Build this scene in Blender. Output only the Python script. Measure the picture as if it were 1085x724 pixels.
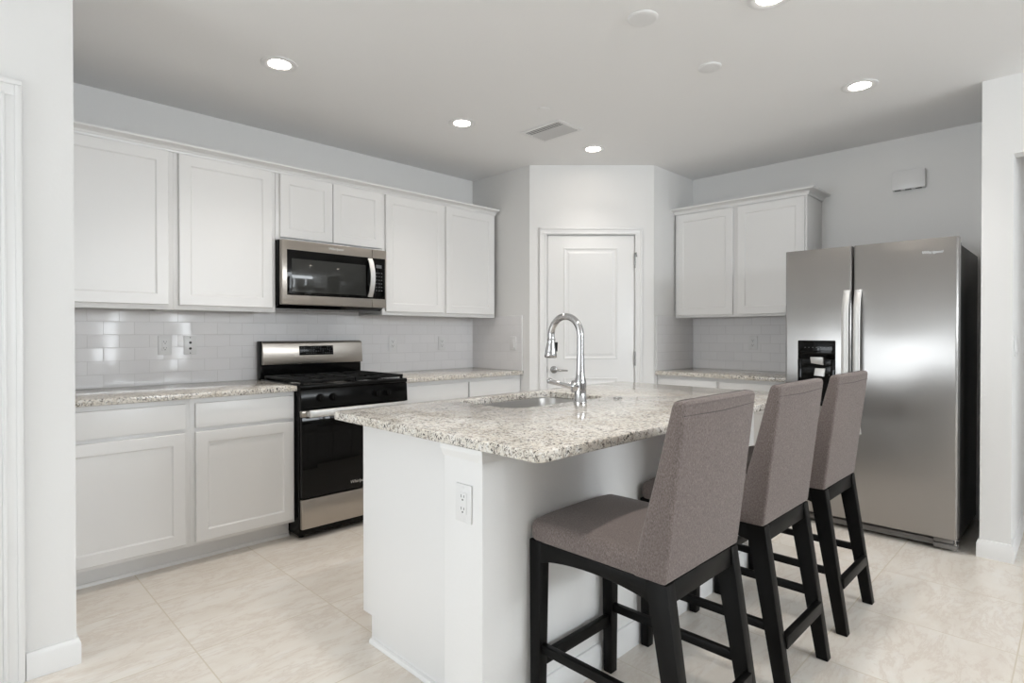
import bpy, bmesh, math, random
from mathutils import Vector, Matrix
random.seed(7)
for o in list(bpy.data.objects):
    bpy.data.objects.remove(o, do_unlink=True)
S = bpy.context.scene
COL = S.collection
PI = math.pi

# ------------------------------------------------------------------ camera
cd = bpy.data.cameras.new('camera')
cd.sensor_width = 36.0
cd.lens = 607.0 / 1085.0 * 36.0
cd.shift_y = -4.2 / 1085.0
cd.clip_start = 0.05
cam = bpy.data.objects.new('camera', cd)
cam.location = (0, 0, 1.246)
cam.rotation_euler = (math.radians(90 - 0.45), 0, math.radians(-45))
COL.objects.link(cam)
S.camera = cam

# ------------------------------------------------------------------ exposure, world, daylight
S.view_settings.view_transform = 'Standard'
S.view_settings.look = 'None'
S.view_settings.gamma = 1.0
S.view_settings.use_curve_mapping = False
S.view_settings.exposure = 0.0

W = bpy.data.worlds.new('World')
S.world = W
W.use_nodes = True
W.node_tree.nodes['Background'].inputs[0].default_value = (0.75, 0.86, 1.0, 1)
W.node_tree.nodes['Background'].inputs[1].default_value = 0.03


def area(name, loc, rot, sx, sy, power, col):
    l = bpy.data.lights.new(name, 'AREA')
    l.shape = 'RECTANGLE'
    l.size, l.size_y = sx, sy
    l.energy = power
    l.color = col
    o = bpy.data.objects.new(name, l)
    o.location = loc
    o.rotation_euler = rot
    COL.objects.link(o)
    return o


DAY = (0.90, 0.955, 1.0)
# daylight entering by narrow sidelights and a window of the living room behind the viewer, and by the hall
area('daylight_sidelight', (2.2, -4.62, 1.1), (PI / 2, 0, 0), 0.14, 2.1, 13, DAY)
area('daylight_sidelight_far', (3.3, -4.62, 1.1), (PI / 2, 0, 0), 0.14, 2.1, 13, DAY)
area('added_high_daylight', (2.45, -4.62, 2.14), (PI / 2, 0, 0), 3.1, 0.6, 114, DAY)  # added high strip of light from above, kept out of the tiles' reflections
area('daylight_window', (-4.62, 2.2, 1.45), (PI / 2, 0, -PI / 2), 3.0, 1.4, 118, DAY)
area('daylight_hall', (7.3, -1.5, 1.25), (PI / 2, 0, PI / 2), 1.6, 2.0, 9, (1.0, 0.97, 0.92))
LAMP = 32.0          # brightness of the ceiling downlights' lenses
BEAM = 42.0          # and of the beam each one throws down

# ------------------------------------------------------------------ materials


def mat(name, col, rough=0.5, metal=0.0, coat=0.0, spec=0.5):
    m = bpy.data.materials.new(name)
    m.use_nodes = True
    b = m.node_tree.nodes['Principled BSDF']
    b.inputs['Base Color'].default_value = (*col, 1)
    b.inputs['Roughness'].default_value = rough
    b.inputs['Metallic'].default_value = metal
    b.inputs['Coat Weight'].default_value = coat
    b.inputs['Specular IOR Level'].default_value = spec
    return m


class NT:
    """short hand for building a node tree"""

    def __init__(self, m):
        self.t = m.node_tree
        self.b = self.t.nodes['Principled BSDF']

    def n(self, kind, **kw):
        nd = self.t.nodes.new(kind)
        for k, v in kw.items():
            setattr(nd, k, v)
        return nd

    def l(self, a, b):
        self.t.links.new(a, b)

    def coord(self, scale=(1, 1, 1), loc=(0, 0, 0), rot=(0, 0, 0)):
        c = self.n('ShaderNodeTexCoord')
        mp = self.n('ShaderNodeMapping')
        mp.inputs['Scale'].default_value = scale
        mp.inputs['Location'].default_value = loc
        mp.inputs['Rotation'].default_value = rot
        self.l(c.outputs['Object'], mp.inputs['Vector'])
        return mp.outputs['Vector']

    def noise(self, vec, scale, detail=4, rough=0.55, dist=0.0):
        nd = self.n('ShaderNodeTexNoise')
        nd.inputs['Scale'].default_value = scale
        nd.inputs['Detail'].default_value = detail
        nd.inputs['Roughness'].default_value = rough
        nd.inputs['Distortion'].default_value = dist
        self.l(vec, nd.inputs['Vector'])
        return nd.outputs['Fac']

    def ramp(self, fac, stops, interp='LINEAR'):
        nd = self.n('ShaderNodeValToRGB')
        cr = nd.color_ramp
        cr.interpolation = interp
        while len(cr.elements) < len(stops):
            cr.elements.new(0.5)
        for e, (p, c) in zip(cr.elements, stops):
            e.position = p
            e.color = (*c, 1) if len(c) == 3 else c
        self.l(fac, nd.inputs['Fac'])
        return nd.outputs['Color']

    def mix(self, fac, a, b, mode='MIX'):
        nd = self.n('ShaderNodeMix', data_type='RGBA', blend_type=mode)
        if isinstance(fac, (int, float)):
            nd.inputs[0].default_value = fac
        else:
            self.l(fac, nd.inputs[0])
        for i, v in ((6, a), (7, b)):
            if isinstance(v, tuple):
                nd.inputs[i].default_value = (*v, 1)
            else:
                self.l(v, nd.inputs[i])
        return nd.outputs[2]

    def math(self, op, a, b=None):
        nd = self.n('ShaderNodeMath', operation=op)
        for i, v in enumerate((a, b)):
            if v is None:
                continue
            if isinstance(v, (int, float)):
                nd.inputs[i].default_value = v
            else:
                self.l(v, nd.inputs[i])
        return nd.outputs[0]

    def bump(self, h, strength=0.2, dist=0.01):
        nd = self.n('ShaderNodeBump')
        nd.inputs['Strength'].default_value = strength
        nd.inputs['Distance'].default_value = dist
        self.l(h, nd.inputs['Height'])
        self.l(nd.outputs['Normal'], self.b.inputs['Normal'])
        return nd


def paint(name, col, rough, grain=0.03, scale=260):
    m = mat(name, col, rough)
    t = NT(m)
    v = t.coord()
    h = t.noise(v, scale, 3)
    t.bump(h, grain, 0.004)
    return m


M = {}
M['wall'] = paint('wall_paint', (0.83, 0.828, 0.82), 0.6, 0.10, 90)
M['ceiling'] = paint('ceiling_paint', (0.87, 0.87, 0.87), 0.75, 0.12, 70)
M['trim'] = paint('white_trim_paint', (0.84, 0.84, 0.835), 0.35, 0.01)
M['cabinet'] = paint('white_cabinet_paint', (0.83, 0.828, 0.822), 0.32, 0.01)
M['plate'] = mat('white_plastic_plate', (0.80, 0.80, 0.80), 0.3)
M['slot'] = mat('dark_socket_slots', (0.03, 0.03, 0.03), 0.5)
M['black'] = mat('black_enamel', (0.004, 0.004, 0.004), 0.16, spec=0.16)
M['blackmatte'] = mat('black_cast_iron', (0.006, 0.006, 0.006), 0.5, spec=0.2)
M['glass'] = mat('black_oven_glass', (0.003, 0.003, 0.003), 0.04, spec=0.2)
M['darkgray'] = mat('dark_grey_fridge_side', (0.055, 0.053, 0.052), 0.42)
M['plasticgray'] = mat('grey_kick_plastic', (0.20, 0.19, 0.18), 0.4)
M['chrome'] = mat('polished_chrome', (0.60, 0.60, 0.61), 0.06, 1.0)
M['nickel'] = mat('brushed_nickel', (0.36, 0.36, 0.355), 0.25, 1.0)
M['bright'] = mat('bright_satin_steel', (0.70, 0.70, 0.69), 0.52, 1.0)
M['sink'] = mat('sink_steel', (0.52, 0.51, 0.50), 0.3, 1.0)
M['grey_print'] = mat('grey_print', (0.11, 0.115, 0.12), 0.5)
M['winscreen'] = mat('microwave_window_screen', (0.035, 0.036, 0.034), 0.06, spec=0.35)
M['vent'] = mat('vent_grey', (0.62, 0.62, 0.62), 0.5)
M['wood'] = mat('black_stained_wood', (0.0042, 0.004, 0.0038), 0.45, spec=0.13)


def steel(name, col, rough, axis, wave=0.0):
    """brushed stainless steel: fine grain stretched along one axis, wide soft dents"""
    m = mat(name, col, rough, 1.0)
    t = NT(m)
    sc = [1400, 1400, 1400]
    sc[axis] = 8
    v = t.coord(tuple(sc))
    g = t.noise(v, 1.0, 3, 0.6)
    r = t.n('ShaderNodeMapRange')
    r.inputs[3].default_value = rough - 0.03
    r.inputs[4].default_value = rough + 0.03
    t.l(g, r.inputs[0])
    t.l(r.outputs[0], t.b.inputs['Roughness'])
    b = t.bump(g, 0.02, 0.0005)
    if wave:
        w = t.noise(t.coord((0.9, 0.9, 1.6)), 1.6, 1, 0.3)
        b2 = t.n('ShaderNodeBump')
        b2.inputs['Strength'].default_value = wave
        b2.inputs['Distance'].default_value = 0.02
        t.l(w, b2.inputs['Height'])
        t.l(b2.outputs['Normal'], b.inputs['Normal'])
    t.b.inputs['Anisotropic'].default_value = 0.85
    tg = t.n('ShaderNodeTangent', direction_type='RADIAL', axis='Z')
    t.l(tg.outputs[0], t.b.inputs['Tangent'])
    return m


M['steel'] = steel('brushed_stainless', (0.44, 0.405, 0.365), 0.34, 0)
M['fridge'] = steel('fridge_stainless', (0.365, 0.355, 0.345), 0.31, 2, 0.3)


def granite():
    m = mat('speckled_cream_granite', (0.7, 0.66, 0.6), 0.09)
    t = NT(m)
    v = t.coord()
    big = t.noise(v, 9, 5, 0.6)
    base = t.ramp(big, [(0.35, (0.65, 0.60, 0.52)), (0.5, (0.75, 0.71, 0.64)), (0.65, (0.82, 0.79, 0.745))])
    mid = t.noise(v, 75, 4, 0.65, 0.8)
    c1 = t.mix(t.ramp(mid, [(0.53, (0, 0, 0)), (0.60, (1, 1, 1))]), base, (0.37, 0.325, 0.28))
    lite = t.noise(t.coord(loc=(3, 1, 2)), 70, 3, 0.5, 0.4)
    c2 = t.mix(t.ramp(lite, [(0.55, (0, 0, 0)), (0.64, (1, 1, 1))]), c1, (0.80, 0.78, 0.74))
    dk = t.noise(t.coord(loc=(7, 5, 1)), 120, 3, 0.6, 1.2)
    clus = t.noise(t.coord(loc=(2, 9, 4)), 14, 2)
    thr = t.math('ADD', dk, t.math('MULTIPLY', clus, 0.22))
    c3 = t.mix(t.ramp(thr, [(0.675, (0, 0, 0)), (0.71, (1, 1, 1))]), c2, (0.06, 0.055, 0.052))
    t.l(c3, t.b.inputs['Base Color'])
    return m


M['granite'] = granite()


def subway(name, rot, loc):
    """glossy white 3 x 6 inch wall tiles in running bond; every tile sits at a very slightly different tilt"""
    m = mat(name, (0.75, 0.745, 0.75), 0.07)
    t = NT(m)
    c = t.n('ShaderNodeTexCoord')
    mp = t.n('ShaderNodeMapping', vector_type='POINT')
    mp.inputs['Rotation'].default_value = rot
    mp.inputs['Location'].default_value = loc
    t.l(c.outputs['Object'], mp.inputs['Vector'])
    br = t.n('ShaderNodeTexBrick', offset=0.5, offset_frequency=2)
    br.inputs['Scale'].default_value = 1.0
    br.inputs['Brick Width'].default_value = 0.1525
    br.inputs['Row Height'].default_value = 0.0765
    br.inputs['Mortar Size'].default_value = 0.0017
    br.inputs['Mortar Smooth'].default_value = 0.6
    br.inputs['Color1'].default_value = (0, 0, 0, 1)
    br.inputs['Color2'].default_value = (1, 1, 1, 1)
    br.inputs['Mortar'].default_value = (0.5, 0.5, 0.5, 1)
    t.l(mp.outputs[0], br.inputs['Vector'])
    tile = t.mix(br.outputs['Color'], (0.84, 0.832, 0.84), (0.87, 0.862, 0.87))
    t.l(t.mix(br.outputs['Fac'], tile, (0.70, 0.692, 0.69)), t.b.inputs['Base Color'])
    rr = t.n('ShaderNodeMapRange')
    rr.inputs[3].default_value = 0.07
    rr.inputs[4].default_value = 0.5
    t.l(br.outputs['Fac'], rr.inputs[0])
    t.l(rr.outputs[0], t.b.inputs['Roughness'])
    wn = t.n('ShaderNodeTexWhiteNoise', noise_dimensions='1D')
    sep = t.math('MULTIPLY', br.outputs['Color'], 91.7)
    t.l(sep, wn.inputs['W'])
    sub = t.n('ShaderNodeVectorMath', operation='SUBTRACT')
    sub.inputs[1].default_value = (0.5, 0.5, 0.5)
    t.l(wn.outputs['Color'], sub.inputs[0])
    sca = t.n('ShaderNodeVectorMath', operation='SCALE')
    sca.inputs['Scale'].default_value = 0.022
    t.l(sub.outputs[0], sca.inputs[0])
    geo = t.n('ShaderNodeNewGeometry')
    add = t.n('ShaderNodeVectorMath', operation='ADD')
    t.l(geo.outputs['Normal'], add.inputs[0])
    t.l(sca.outputs[0], add.inputs[1])
    nrm = t.n('ShaderNodeVectorMath', operation='NORMALIZE')
    t.l(add.outputs[0], nrm.inputs[0])
    b = t.n('ShaderNodeBump', invert=True)
    b.inputs['Strength'].default_value = 0.6
    b.inputs['Distance'].default_value = 0.0015
    t.l(br.outputs['Fac'], b.inputs['Height'])
    t.l(nrm.outputs[0], b.inputs['Normal'])
    t.l(b.outputs[0], t.b.inputs['Normal'])
    return m


def subway_side(name, u_off):
    """same tile on a wall that runs along y: u = y, v = z"""
    m = subway(name, (0, 0, 0), (0, 0, 0))
    nt = m.node_tree
    mp = [n for n in nt.nodes if n.bl_idname == 'ShaderNodeMapping'][0]
    tc = [n for n in nt.nodes if n.bl_idname == 'ShaderNodeTexCoord'][0]
    br = [n for n in nt.nodes if n.bl_idname == 'ShaderNodeTexBrick'][0]
    sp = nt.nodes.new('ShaderNodeSeparateXYZ')
    cb = nt.nodes.new('ShaderNodeCombineXYZ')
    a = nt.nodes.new('ShaderNodeMath'); a.operation = 'ADD'; a.inputs[1].default_value = u_off
    z = nt.nodes.new('ShaderNodeMath'); z.operation = 'SUBTRACT'; z.inputs[1].default_value = 0.93
    nt.links.new(tc.outputs['Object'], sp.inputs[0])
    nt.links.new(sp.outputs['Y'], a.inputs[0]); nt.links.new(sp.outputs['Z'], z.inputs[0])
    nt.links.new(a.outputs[0], cb.inputs['X']); nt.links.new(z.outputs[0], cb.inputs['Y'])
    nt.links.new(cb.outputs[0], br.inputs['Vector'])
    return m


def subway_front(name, u_off):
    """same tile on a wall that runs along x: u = x, v = z"""
    m = subway_side(name, u_off)
    nt = m.node_tree
    sp = [n for n in nt.nodes if n.bl_idname == 'ShaderNodeSeparateXYZ'][0]
    a = [n for n in nt.nodes if n.bl_idname == 'ShaderNodeMath' and n.operation == 'ADD'][0]
    nt.links.new(sp.outputs['X'], a.inputs[0])
    return m


M['tile_l'] = subway_front('subway_tile_range_wall', -0.741)
M['tile_p'] = subway_front('subway_tile_pantry_side', -0.05)
M['tile_f'] = subway_side('subway_tile_pantry_face', -0.02)
M['tile_r'] = subway_side('subway_tile_fridge_wall', -0.01)


def floor_mat():
    m = mat('beige_veined_porcelain_tile', (0.6, 0.55, 0.49), 0.28)
    t = NT(m)
    v = t.coord(loc=(-0.704, -0.745, 0))
    br = t.n('ShaderNodeTexBrick', offset=0.0, offset_frequency=1)
    br.inputs['Scale'].default_value = 1.0
    br.inputs['Brick Width'].default_value = 0.56
    br.inputs['Row Height'].default_value = 0.567
    br.inputs['Mortar Size'].default_value = 0.0028
    br.inputs['Mortar Smooth'].default_value = 0.3
    br.inputs['Color1'].default_value = (0, 0, 0, 1)
    br.inputs['Color2'].default_value = (1, 1, 1, 1)
    br.inputs['Mortar'].default_value = (0.5, 0.5, 0.5, 1)
    t.l(v, br.inputs['Vector'])
    shift = t.n('ShaderNodeVectorMath', operation='SCALE')
    shift.inputs['Scale'].default_value = 37.0
    t.l(br.outputs['Color'], shift.inputs[0])
    ad = t.n('ShaderNodeVectorMath', operation='ADD')
    t.l(v, ad.inputs[0]); t.l(shift.outputs[0], ad.inputs[1])
    st = t.n('ShaderNodeVectorMath', operation='MULTIPLY')
    st.inputs[1].default_value = (1.0, 2.6, 1.0)
    t.l(ad.outputs[0], st.inputs[0])
    cloud = t.noise(st.outputs[0], 2.2, 5, 0.6, 0.3)
    vein = t.noise(st.outputs[0], 2.8, 8, 0.7, 0.35)
    base = t.ramp(cloud, [(0.3, (0.76, 0.70, 0.625)), (0.5, (0.82, 0.77, 0.70)), (0.7, (0.85, 0.815, 0.76))])
    vm = t.ramp(vein, [(0.43, (0, 0, 0)), (0.485, (1, 1, 1)), (0.50, (0.3, 0.3, 0.3)), (0.57, (0, 0, 0))])
    c = t.mix(t.math('MULTIPLY', vm, 0.5), base, (0.64, 0.55, 0.47))
    pale = t.ramp(t.noise(st.outputs[0], 7, 6, 0.6, 0.3), [(0.55, (0, 0, 0)), (0.72, (1, 1, 1))])
    c = t.mix(t.math('MULTIPLY', pale, 0.5), c, (0.86, 0.835, 0.80))
    c = t.mix(br.outputs['Fac'], c, (0.68, 0.61, 0.50))
    t.l(c, t.b.inputs['Base Color'])
    b = t.bump(br.outputs['Fac'], 0.4, 0.001)
    b.invert = True
    return m


M['floor'] = floor_mat()


def fabric():
    m = mat('taupe_grey_tweed', (0.2, 0.175, 0.17), 0.9, spec=0.2)
    t = NT(m)
    v = t.coord()
    a = t.noise(t.coord((1, 1, 0.45)), 330, 3, 0.75)
    b = t.noise(v, 5, 3)
    c = t.ramp(a, [(0.34, (0.110, 0.088, 0.081)), (0.51, (0.178, 0.146, 0.136)), (0.66, (0.262, 0.222, 0.208))])
    d = t.mix(t.math('MULTIPLY', b, 0.22), c, (0.11, 0.095, 0.09))
    t.l(d, t.b.inputs['Base Color'])
    t.b.inputs['Sheen Weight'].default_value = 0.15
    t.bump(a, 0.35, 0.002)
    return m


M['fabric'] = fabric()
M['seam'] = mat('dark_fabric_seam', (0.085, 0.072, 0.069), 0.9)

lens = bpy.data.materials.new('downlight_lens')
lens.use_nodes = True
_b = lens.node_tree.nodes['Principled BSDF']
_b.inputs['Base Color'].default_value = (0.9, 0.9, 0.88, 1)
_b.inputs['Emission Color'].default_value = (1.0, 0.88, 0.77, 1)
_b.inputs['Emission Strength'].default_value = LAMP
M['lens'] = lens

# ------------------------------------------------------------------ geometry helpers


class MB:
    """collects beveled boxes, tubes, lathes and prisms into one mesh; m maps the builder's frame to the world"""

    def __init__(self, m=None):
        self.bm = bmesh.new()
        self.m = m or Matrix.Identity(4)

    def merge(self, tmp):
        tmp.transform(self.m)
        me = bpy.data.meshes.new('tmp')
        tmp.to_mesh(me)
        tmp.free()
        self.bm.from_mesh(me)
        bpy.data.meshes.remove(me)
        return self

    def box(self, x0, x1, y0, y1, z0, z1, bev=0.0, seg=2):
        t = bmesh.new()
        bmesh.ops.create_cube(t, size=1.0)
        for v in t.verts:
            v.co = Vector(((x0 + x1) / 2 + v.co.x * (x1 - x0), (y0 + y1) / 2 + v.co.y * (y1 - y0), (z0 + z1) / 2 + v.co.z * (z1 - z0)))
        if bev:
            bmesh.ops.bevel(t, geom=t.edges[:], offset=bev, segments=seg, profile=0.5, affect='EDGES')
        return self.merge(t)

    def hexa(self, bot, top, bev=0.0):
        """a box from four bottom and four top corners"""
        t = bmesh.new()
        b = [t.verts.new(p) for p in bot]
        u = [t.verts.new(p) for p in top]
        t.faces.new(b[::-1]); t.faces.new(u)
        for i in range(4):
            t.faces.new((b[i], b[(i + 1) % 4], u[(i + 1) % 4], u[i]))
        bmesh.ops.recalc_face_normals(t, faces=t.faces[:])
        if bev:
            bmesh.ops.bevel(t, geom=t.edges[:], offset=bev, segments=2, profile=0.5, affect='EDGES')
        return self.merge(t)

    def prism(self, pts, axis, a0, a1, bev=0.0, seg=2):
        """polygon pts in the two other axes, extruded along axis from a0 to a1"""
        t = bmesh.new()

        def P(p, a):
            if axis == 'x':
                return (a, p[0], p[1])
            if axis == 'y':
                return (p[0], a, p[1])
            return (p[0], p[1], a)
        b = [t.verts.new(P(p, a0)) for p in pts]
        u = [t.verts.new(P(p, a1)) for p in pts]
        n = len(pts)
        t.faces.new(b[::-1]); t.faces.new(u)
        for i in range(n):
            t.faces.new((b[i], b[(i + 1) % n], u[(i + 1) % n], u[i]))
        bmesh.ops.recalc_face_normals(t, faces=t.faces[:])
        if bev:
            bmesh.ops.bevel(t, geom=t.edges[:], offset=bev, segments=seg, profile=0.5, affect='EDGES')
        return self.merge(t)

    def lathe(self, prof, c, axis='z', seg=32):
        """prof = [(r, h)], swept round the axis through c; closed with caps"""
        t = bmesh.new()
        rings = []
        for r, h in prof:
            ring = []
            for k in range(seg):
                a = 2 * PI * k / seg
                p, q = r * math.cos(a), r * math.sin(a)
                co = {'z': (p, q, h), 'y': (p, h, q), 'x': (h, p, q)}[axis]
                ring.append(t.verts.new(Vector(co) + Vector(c)))
            rings.append(ring)
        for a, b in zip(rings, rings[1:]):
            for k in range(seg):
                t.faces.new((a[k], a[(k + 1) % seg], b[(k + 1) % seg], b[k]))
        t.faces.new(rings[0][::-1]); t.faces.new(rings[-1])
        bmesh.ops.recalc_face_normals(t, faces=t.faces[:])
        return self.merge(t)

    def tube(self, pts, r, seg=16):
        """round tube along pts; r a number or one radius per point"""
        pts = [Vector(p) for p in pts]
        rs = r if isinstance(r, (list, tuple)) else [r] * len(pts)
        t = bmesh.new()
        rings = []
        up = Vector((0.123, 0.97, 0.21)).normalized()
        for i, p in enumerate(pts):
            d = (pts[min(i + 1, len(pts) - 1)] - pts[max(i - 1, 0)]).normalized()
            n = (up - d * up.dot(d)).normalized()
            up = n
            s = d.cross(n)
            rings.append([t.verts.new(p + (n * math.cos(2 * PI * k / seg) + s * math.sin(2 * PI * k / seg)) * rs[i]) for k in range(seg)])
        for a, b in zip(rings, rings[1:]):
            for k in range(seg):
                t.faces.new((a[k], a[(k + 1) % seg], b[(k + 1) % seg], b[k]))
        t.faces.new(rings[0][::-1]); t.faces.new(rings[-1])
        bmesh.ops.recalc_face_normals(t, faces=t.faces[:])
        return self.merge(t)

    def sweep(self, prof, path, closed_ends=True):
        """prof = [(out, z)] carried along a plan path [(x, y)] with mitred corners; 'out' lies to the right of the travel direction"""
        t = bmesh.new()
        P = [Vector(p) for p in path]
        rings = []
        for i, p in enumerate(P):
            d0 = (P[i] - P[i - 1]).normalized() if i else (P[1] - P[0]).normalized()
            d1 = (P[i + 1] - P[i]).normalized() if i < len(P) - 1 else d0
            n0, n1 = Vector((d0.y, -d0.x)), Vector((d1.y, -d1.x))
            n = (n0 + n1)
            n = n / max(n.dot(n0), 1e-6)
            rings.append([t.verts.new((p.x + n.x * o, p.y + n.y * o, z)) for o, z in prof])
        k = len(prof)
        for a, b in zip(rings, rings[1:]):
            for j in range(k):
                t.faces.new((a[j], a[(j + 1) % k], b[(j + 1) % k], b[j]))
        if closed_ends:
            t.faces.new(rings[0][::-1]); t.faces.new(rings[-1])
        bmesh.ops.recalc_face_normals(t, faces=t.faces[:])
        return self.merge(t)

    def build(self, name, material, parent=None, label=None, kind=None, angle=35):
        me = bpy.data.meshes.new(name)
        if parent is not None:
            base = parent.parent if parent.parent is not None else parent
            self.bm.transform(Matrix.Translation(-base.location))
        self.bm.to_mesh(me)
        self.bm.free()
        for p in me.polygons:
            p.use_smooth = True
        me.set_sharp_from_angle(angle=math.radians(angle))
        me.materials.append(material)
        o = bpy.data.objects.new(name, me)
        COL.objects.link(o)
        if parent is not None:
            o.parent = parent
        if label:
            o['label'] = label
        if kind:
            o['kind'] = kind
        return o


def thing(name, label, cat, loc=(0, 0, 0), group=None):
    o = bpy.data.objects.new(name, None)
    o.empty_display_size = 0.1
    o.location = loc
    COL.objects.link(o)
    tag(o, label, cat, group)
    return o


def tag(o, label, cat, group=None):
    o['label'] = label
    o['category'] = cat
    if group:
        o['group'] = group
    return o


def struct(name, mb, m, angle=35):
    return mb.build(name, m, None, None, 'structure', angle)


def frame(origin, u, inn):
    u, inn = Vector(u), Vector(inn)
    z = Vector((0, 0, 1))
    m = Matrix.Identity(4)
    for i, a in enumerate((u, inn, z)):
        for j in range(3):
            m[j][i] = a[j]
    for j in range(3):
        m[j][3] = origin[j]
    return m


YW, XW, CEIL = 3.985, 4.87, 2.64
T, TB = 0.93, 0.898                       # counter top, underside
R2 = 1 / math.sqrt(2)
FL = frame((0, YW, 0), (1, 0, 0), (0, 1, 0))              # range wall: u = x, d into the wall
FR = frame((XW, 0, 0), (0, -1, 0), (1, 0, 0))             # fridge wall: u = -y
DG = 6.737
FD = frame((DG / 2, DG / 2, 0), (R2, -R2, 0), (R2, R2, 0))   # angled pantry wall
PX, PY = 3.472, 2.535                     # pantry side faces
A_ = (PX, DG - PX)
B_ = (DG - PY, PY)

# ------------------------------------------------------------------ the room
struct('floor', MB().box(-4.7, 7.4, -4.7, 4.1, -0.06, 0.0), M['floor'])
struct('ceiling', MB().box(-4.7, 7.4, -4.7, 4.1, CEIL, CEIL + 0.08), M['ceiling'])
struct('wall_range', MB().box(-4.7, XW + 0.1, YW, YW + 0.1, 0, CEIL), M['wall'])
struct('wall_fridge', MB().box(XW, XW + 0.1, 0.41, YW, 0, CEIL), M['wall'])
# pantry enclosure with the door opening in its angled face
DL, DR, DH = 0.292, 1.020, 2.062
w = MB()
w.box(PX, PX + 0.1, A_[1], YW, 0, CEIL)
struct('wall_pantry_left', w, M['wall'])
w = MB()
w.box(B_[0], XW, PY, PY + 0.1, 0, CEIL)
struct('wall_pantry_right', w, M['wall'])
sA, sB = (A_[0] - A_[1]) * R2, (B_[0] - B_[1]) * R2
w = MB(FD)
w.box(sA, DL, 0, 0.1, 0, CEIL)
w.box(DR, sB, 0, 0.1, 0, CEIL)
w.box(DL, DR, 0, 0.1, DH, CEIL)
struct('wall_pantry_front', w, M['wall'])
# near left wall block beside the viewer, with a cased door
struct('wall_entry', MB().box(-1.2, 0.36, 2.682, YW, 0, CEIL), M['wall'])
# stub and header beside the fridge, hall beyond
struct('wall_stub', MB().box(4.1, 7.4, 0.277, 0.41, 0, CEIL), M['wall'])
struct('wall_header', MB().box(4.1, 4.21, -1.3, 0.277, 2.215, CEIL), M['wall'])
struct('wall_hall', MB().box(4.1, 4.21, -4.7, -1.3, 0, CEIL), M['wall'])
w = MB()
w.box(7.3, 7.4, -4.7, -2.4, 0, CEIL); w.box(7.3, 7.4, -0.6, 0.277, 0, CEIL); w.box(7.3, 7.4, -2.4, -0.6, 2.3, CEIL)
struct('wall_hall_end', w, M['wall'])
# living room behind the viewer
w = MB()
for a, e in ((-4.7, 2.12), (2.28, 3.22), (3.38, 7.4)):
    w.box(a, e, -4.7, -4.6, 0, 1.84)
w.box(2.12, 2.28, -4.7, -4.6, 0, 0.05); w.box(3.22, 3.38, -4.7, -4.6, 0, 0.05)
w.box(-4.7, 0.9, -4.7, -4.6, 1.84, CEIL); w.box(4.0, 7.4, -4.7, -4.6, 1.84, CEIL)
w.box(0.9, 4.0, -4.7, -4.6, 2.44, CEIL)  # the gap underneath is left for the added high light
struct('wall_living', w, M['wall'])
w = MB()
w.box(-4.7, -4.6, -4.6, 0.7, 0, CEIL); w.box(-4.7, -4.6, 3.7, YW, 0, CEIL)
w.box(-4.7, -4.6, 0.7, 3.7, 0, 0.75); w.box(-4.7, -4.6, 0.7, 3.7, 2.15, CEIL)
struct('wall_side', w, M['wall'])

# baseboards
BB = [(0, 0), (0.013, 0), (0.013, 0.078), (0.009, 0.088), (0.006, 0.096), (0, 0.098)]
struct('baseboard_entry', MB().sweep(BB, [(0.214, 2.682), (0.36, 2.682), (0.36, 3.40)]), M['trim'])
struct('baseboard_stub', MB().sweep(BB, [(4.8, 0.41), (4.1, 0.41), (4.1, 0.277), (7.3, 0.277)]), M['trim'])

# door casings (each: two legs and a head with a stepped profile)


def casing(m, u0, u1, h, w=0.058):
    mb = MB(m)
    for a, b in ((u0 - w, u0), (u1, u1 + w)):
        mb.box(a, b, -0.012, 0, 0, h, 0.003)
    mb.box(u0 - w, u1 + w, -0.012, 0, h, h + w, 0.003)
    for a, b in ((u0 - w, u0 - w + 0.02), (u1 + w - 0.02, u1 + w)):
        mb.box(a, b, -0.019, 0, 0, h + w - 0.02, 0.004)
    mb.box(u0 - w, u1 + w, -0.0191, 0, h + w - 0.02, h + w, 0.004)
    for a, b in ((u0 - 0.013, u0 - 0.004), (u1 + 0.004, u1 + 0.013)):
        mb.box(a, b, -0.0155, 0, 0, h + 0.004, 0.003)
    mb.box(u0 - 0.013, u1 + 0.013, -0.0156, 0, h + 0.004, h + 0.013, 0.003)
    return mb


struct('trim_1', casing(FD, DL - 0.006, DR + 0.002, DH + 0.002), M['trim'])
FE = frame((0, 2.682, 0), (1, 0, 0), (0, 1, 0))
struct('trim_2', casing(FE, -0.62, 0.154, 2.082), M['trim'])
struct('door_2', MB(FE).box(-0.62, 0.154, -0.006, 0, 0.01, 2.08, 0.002), M['trim'])

# pantry door: two moulded panels
mb = MB(FD)
mb.box(DL + 0.004, DR - 0.004, 0.004, 0.039, 0.008, DH - 0.004, 0.002)
d1 = mb.build('door_1', M['trim'], None, 'white two panel pantry door set in the angled corner wall', 'structure')


def raised_panel(u0, u1, z0, z1):
    """moulded panel: a raised outer bead, a sunk field and a raised centre"""
    t = bmesh.new()
    lv = [(0, 0.004), (0.003, -0.003), (0.009, -0.003), (0.020, 0.0036), (0.032, 0.0036), (0.047, -0.002)]
    rings = []
    for ins, d in lv:
        rings.append([t.verts.new(p) for p in ((u0 + ins, d, z0 + ins), (u1 - ins, d, z0 + ins), (u1 - ins, d, z1 - ins), (u0 + ins, d, z1 - ins))])
    for a, b in zip(rings, rings[1:]):
        for k in range(4):
            t.faces.new((a[k], a[(k + 1) % 4], b[(k + 1) % 4], b[k]))
    t.faces.new(rings[-1])
    bmesh.ops.recalc_face_normals(t, faces=t.faces[:])
    return t


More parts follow.
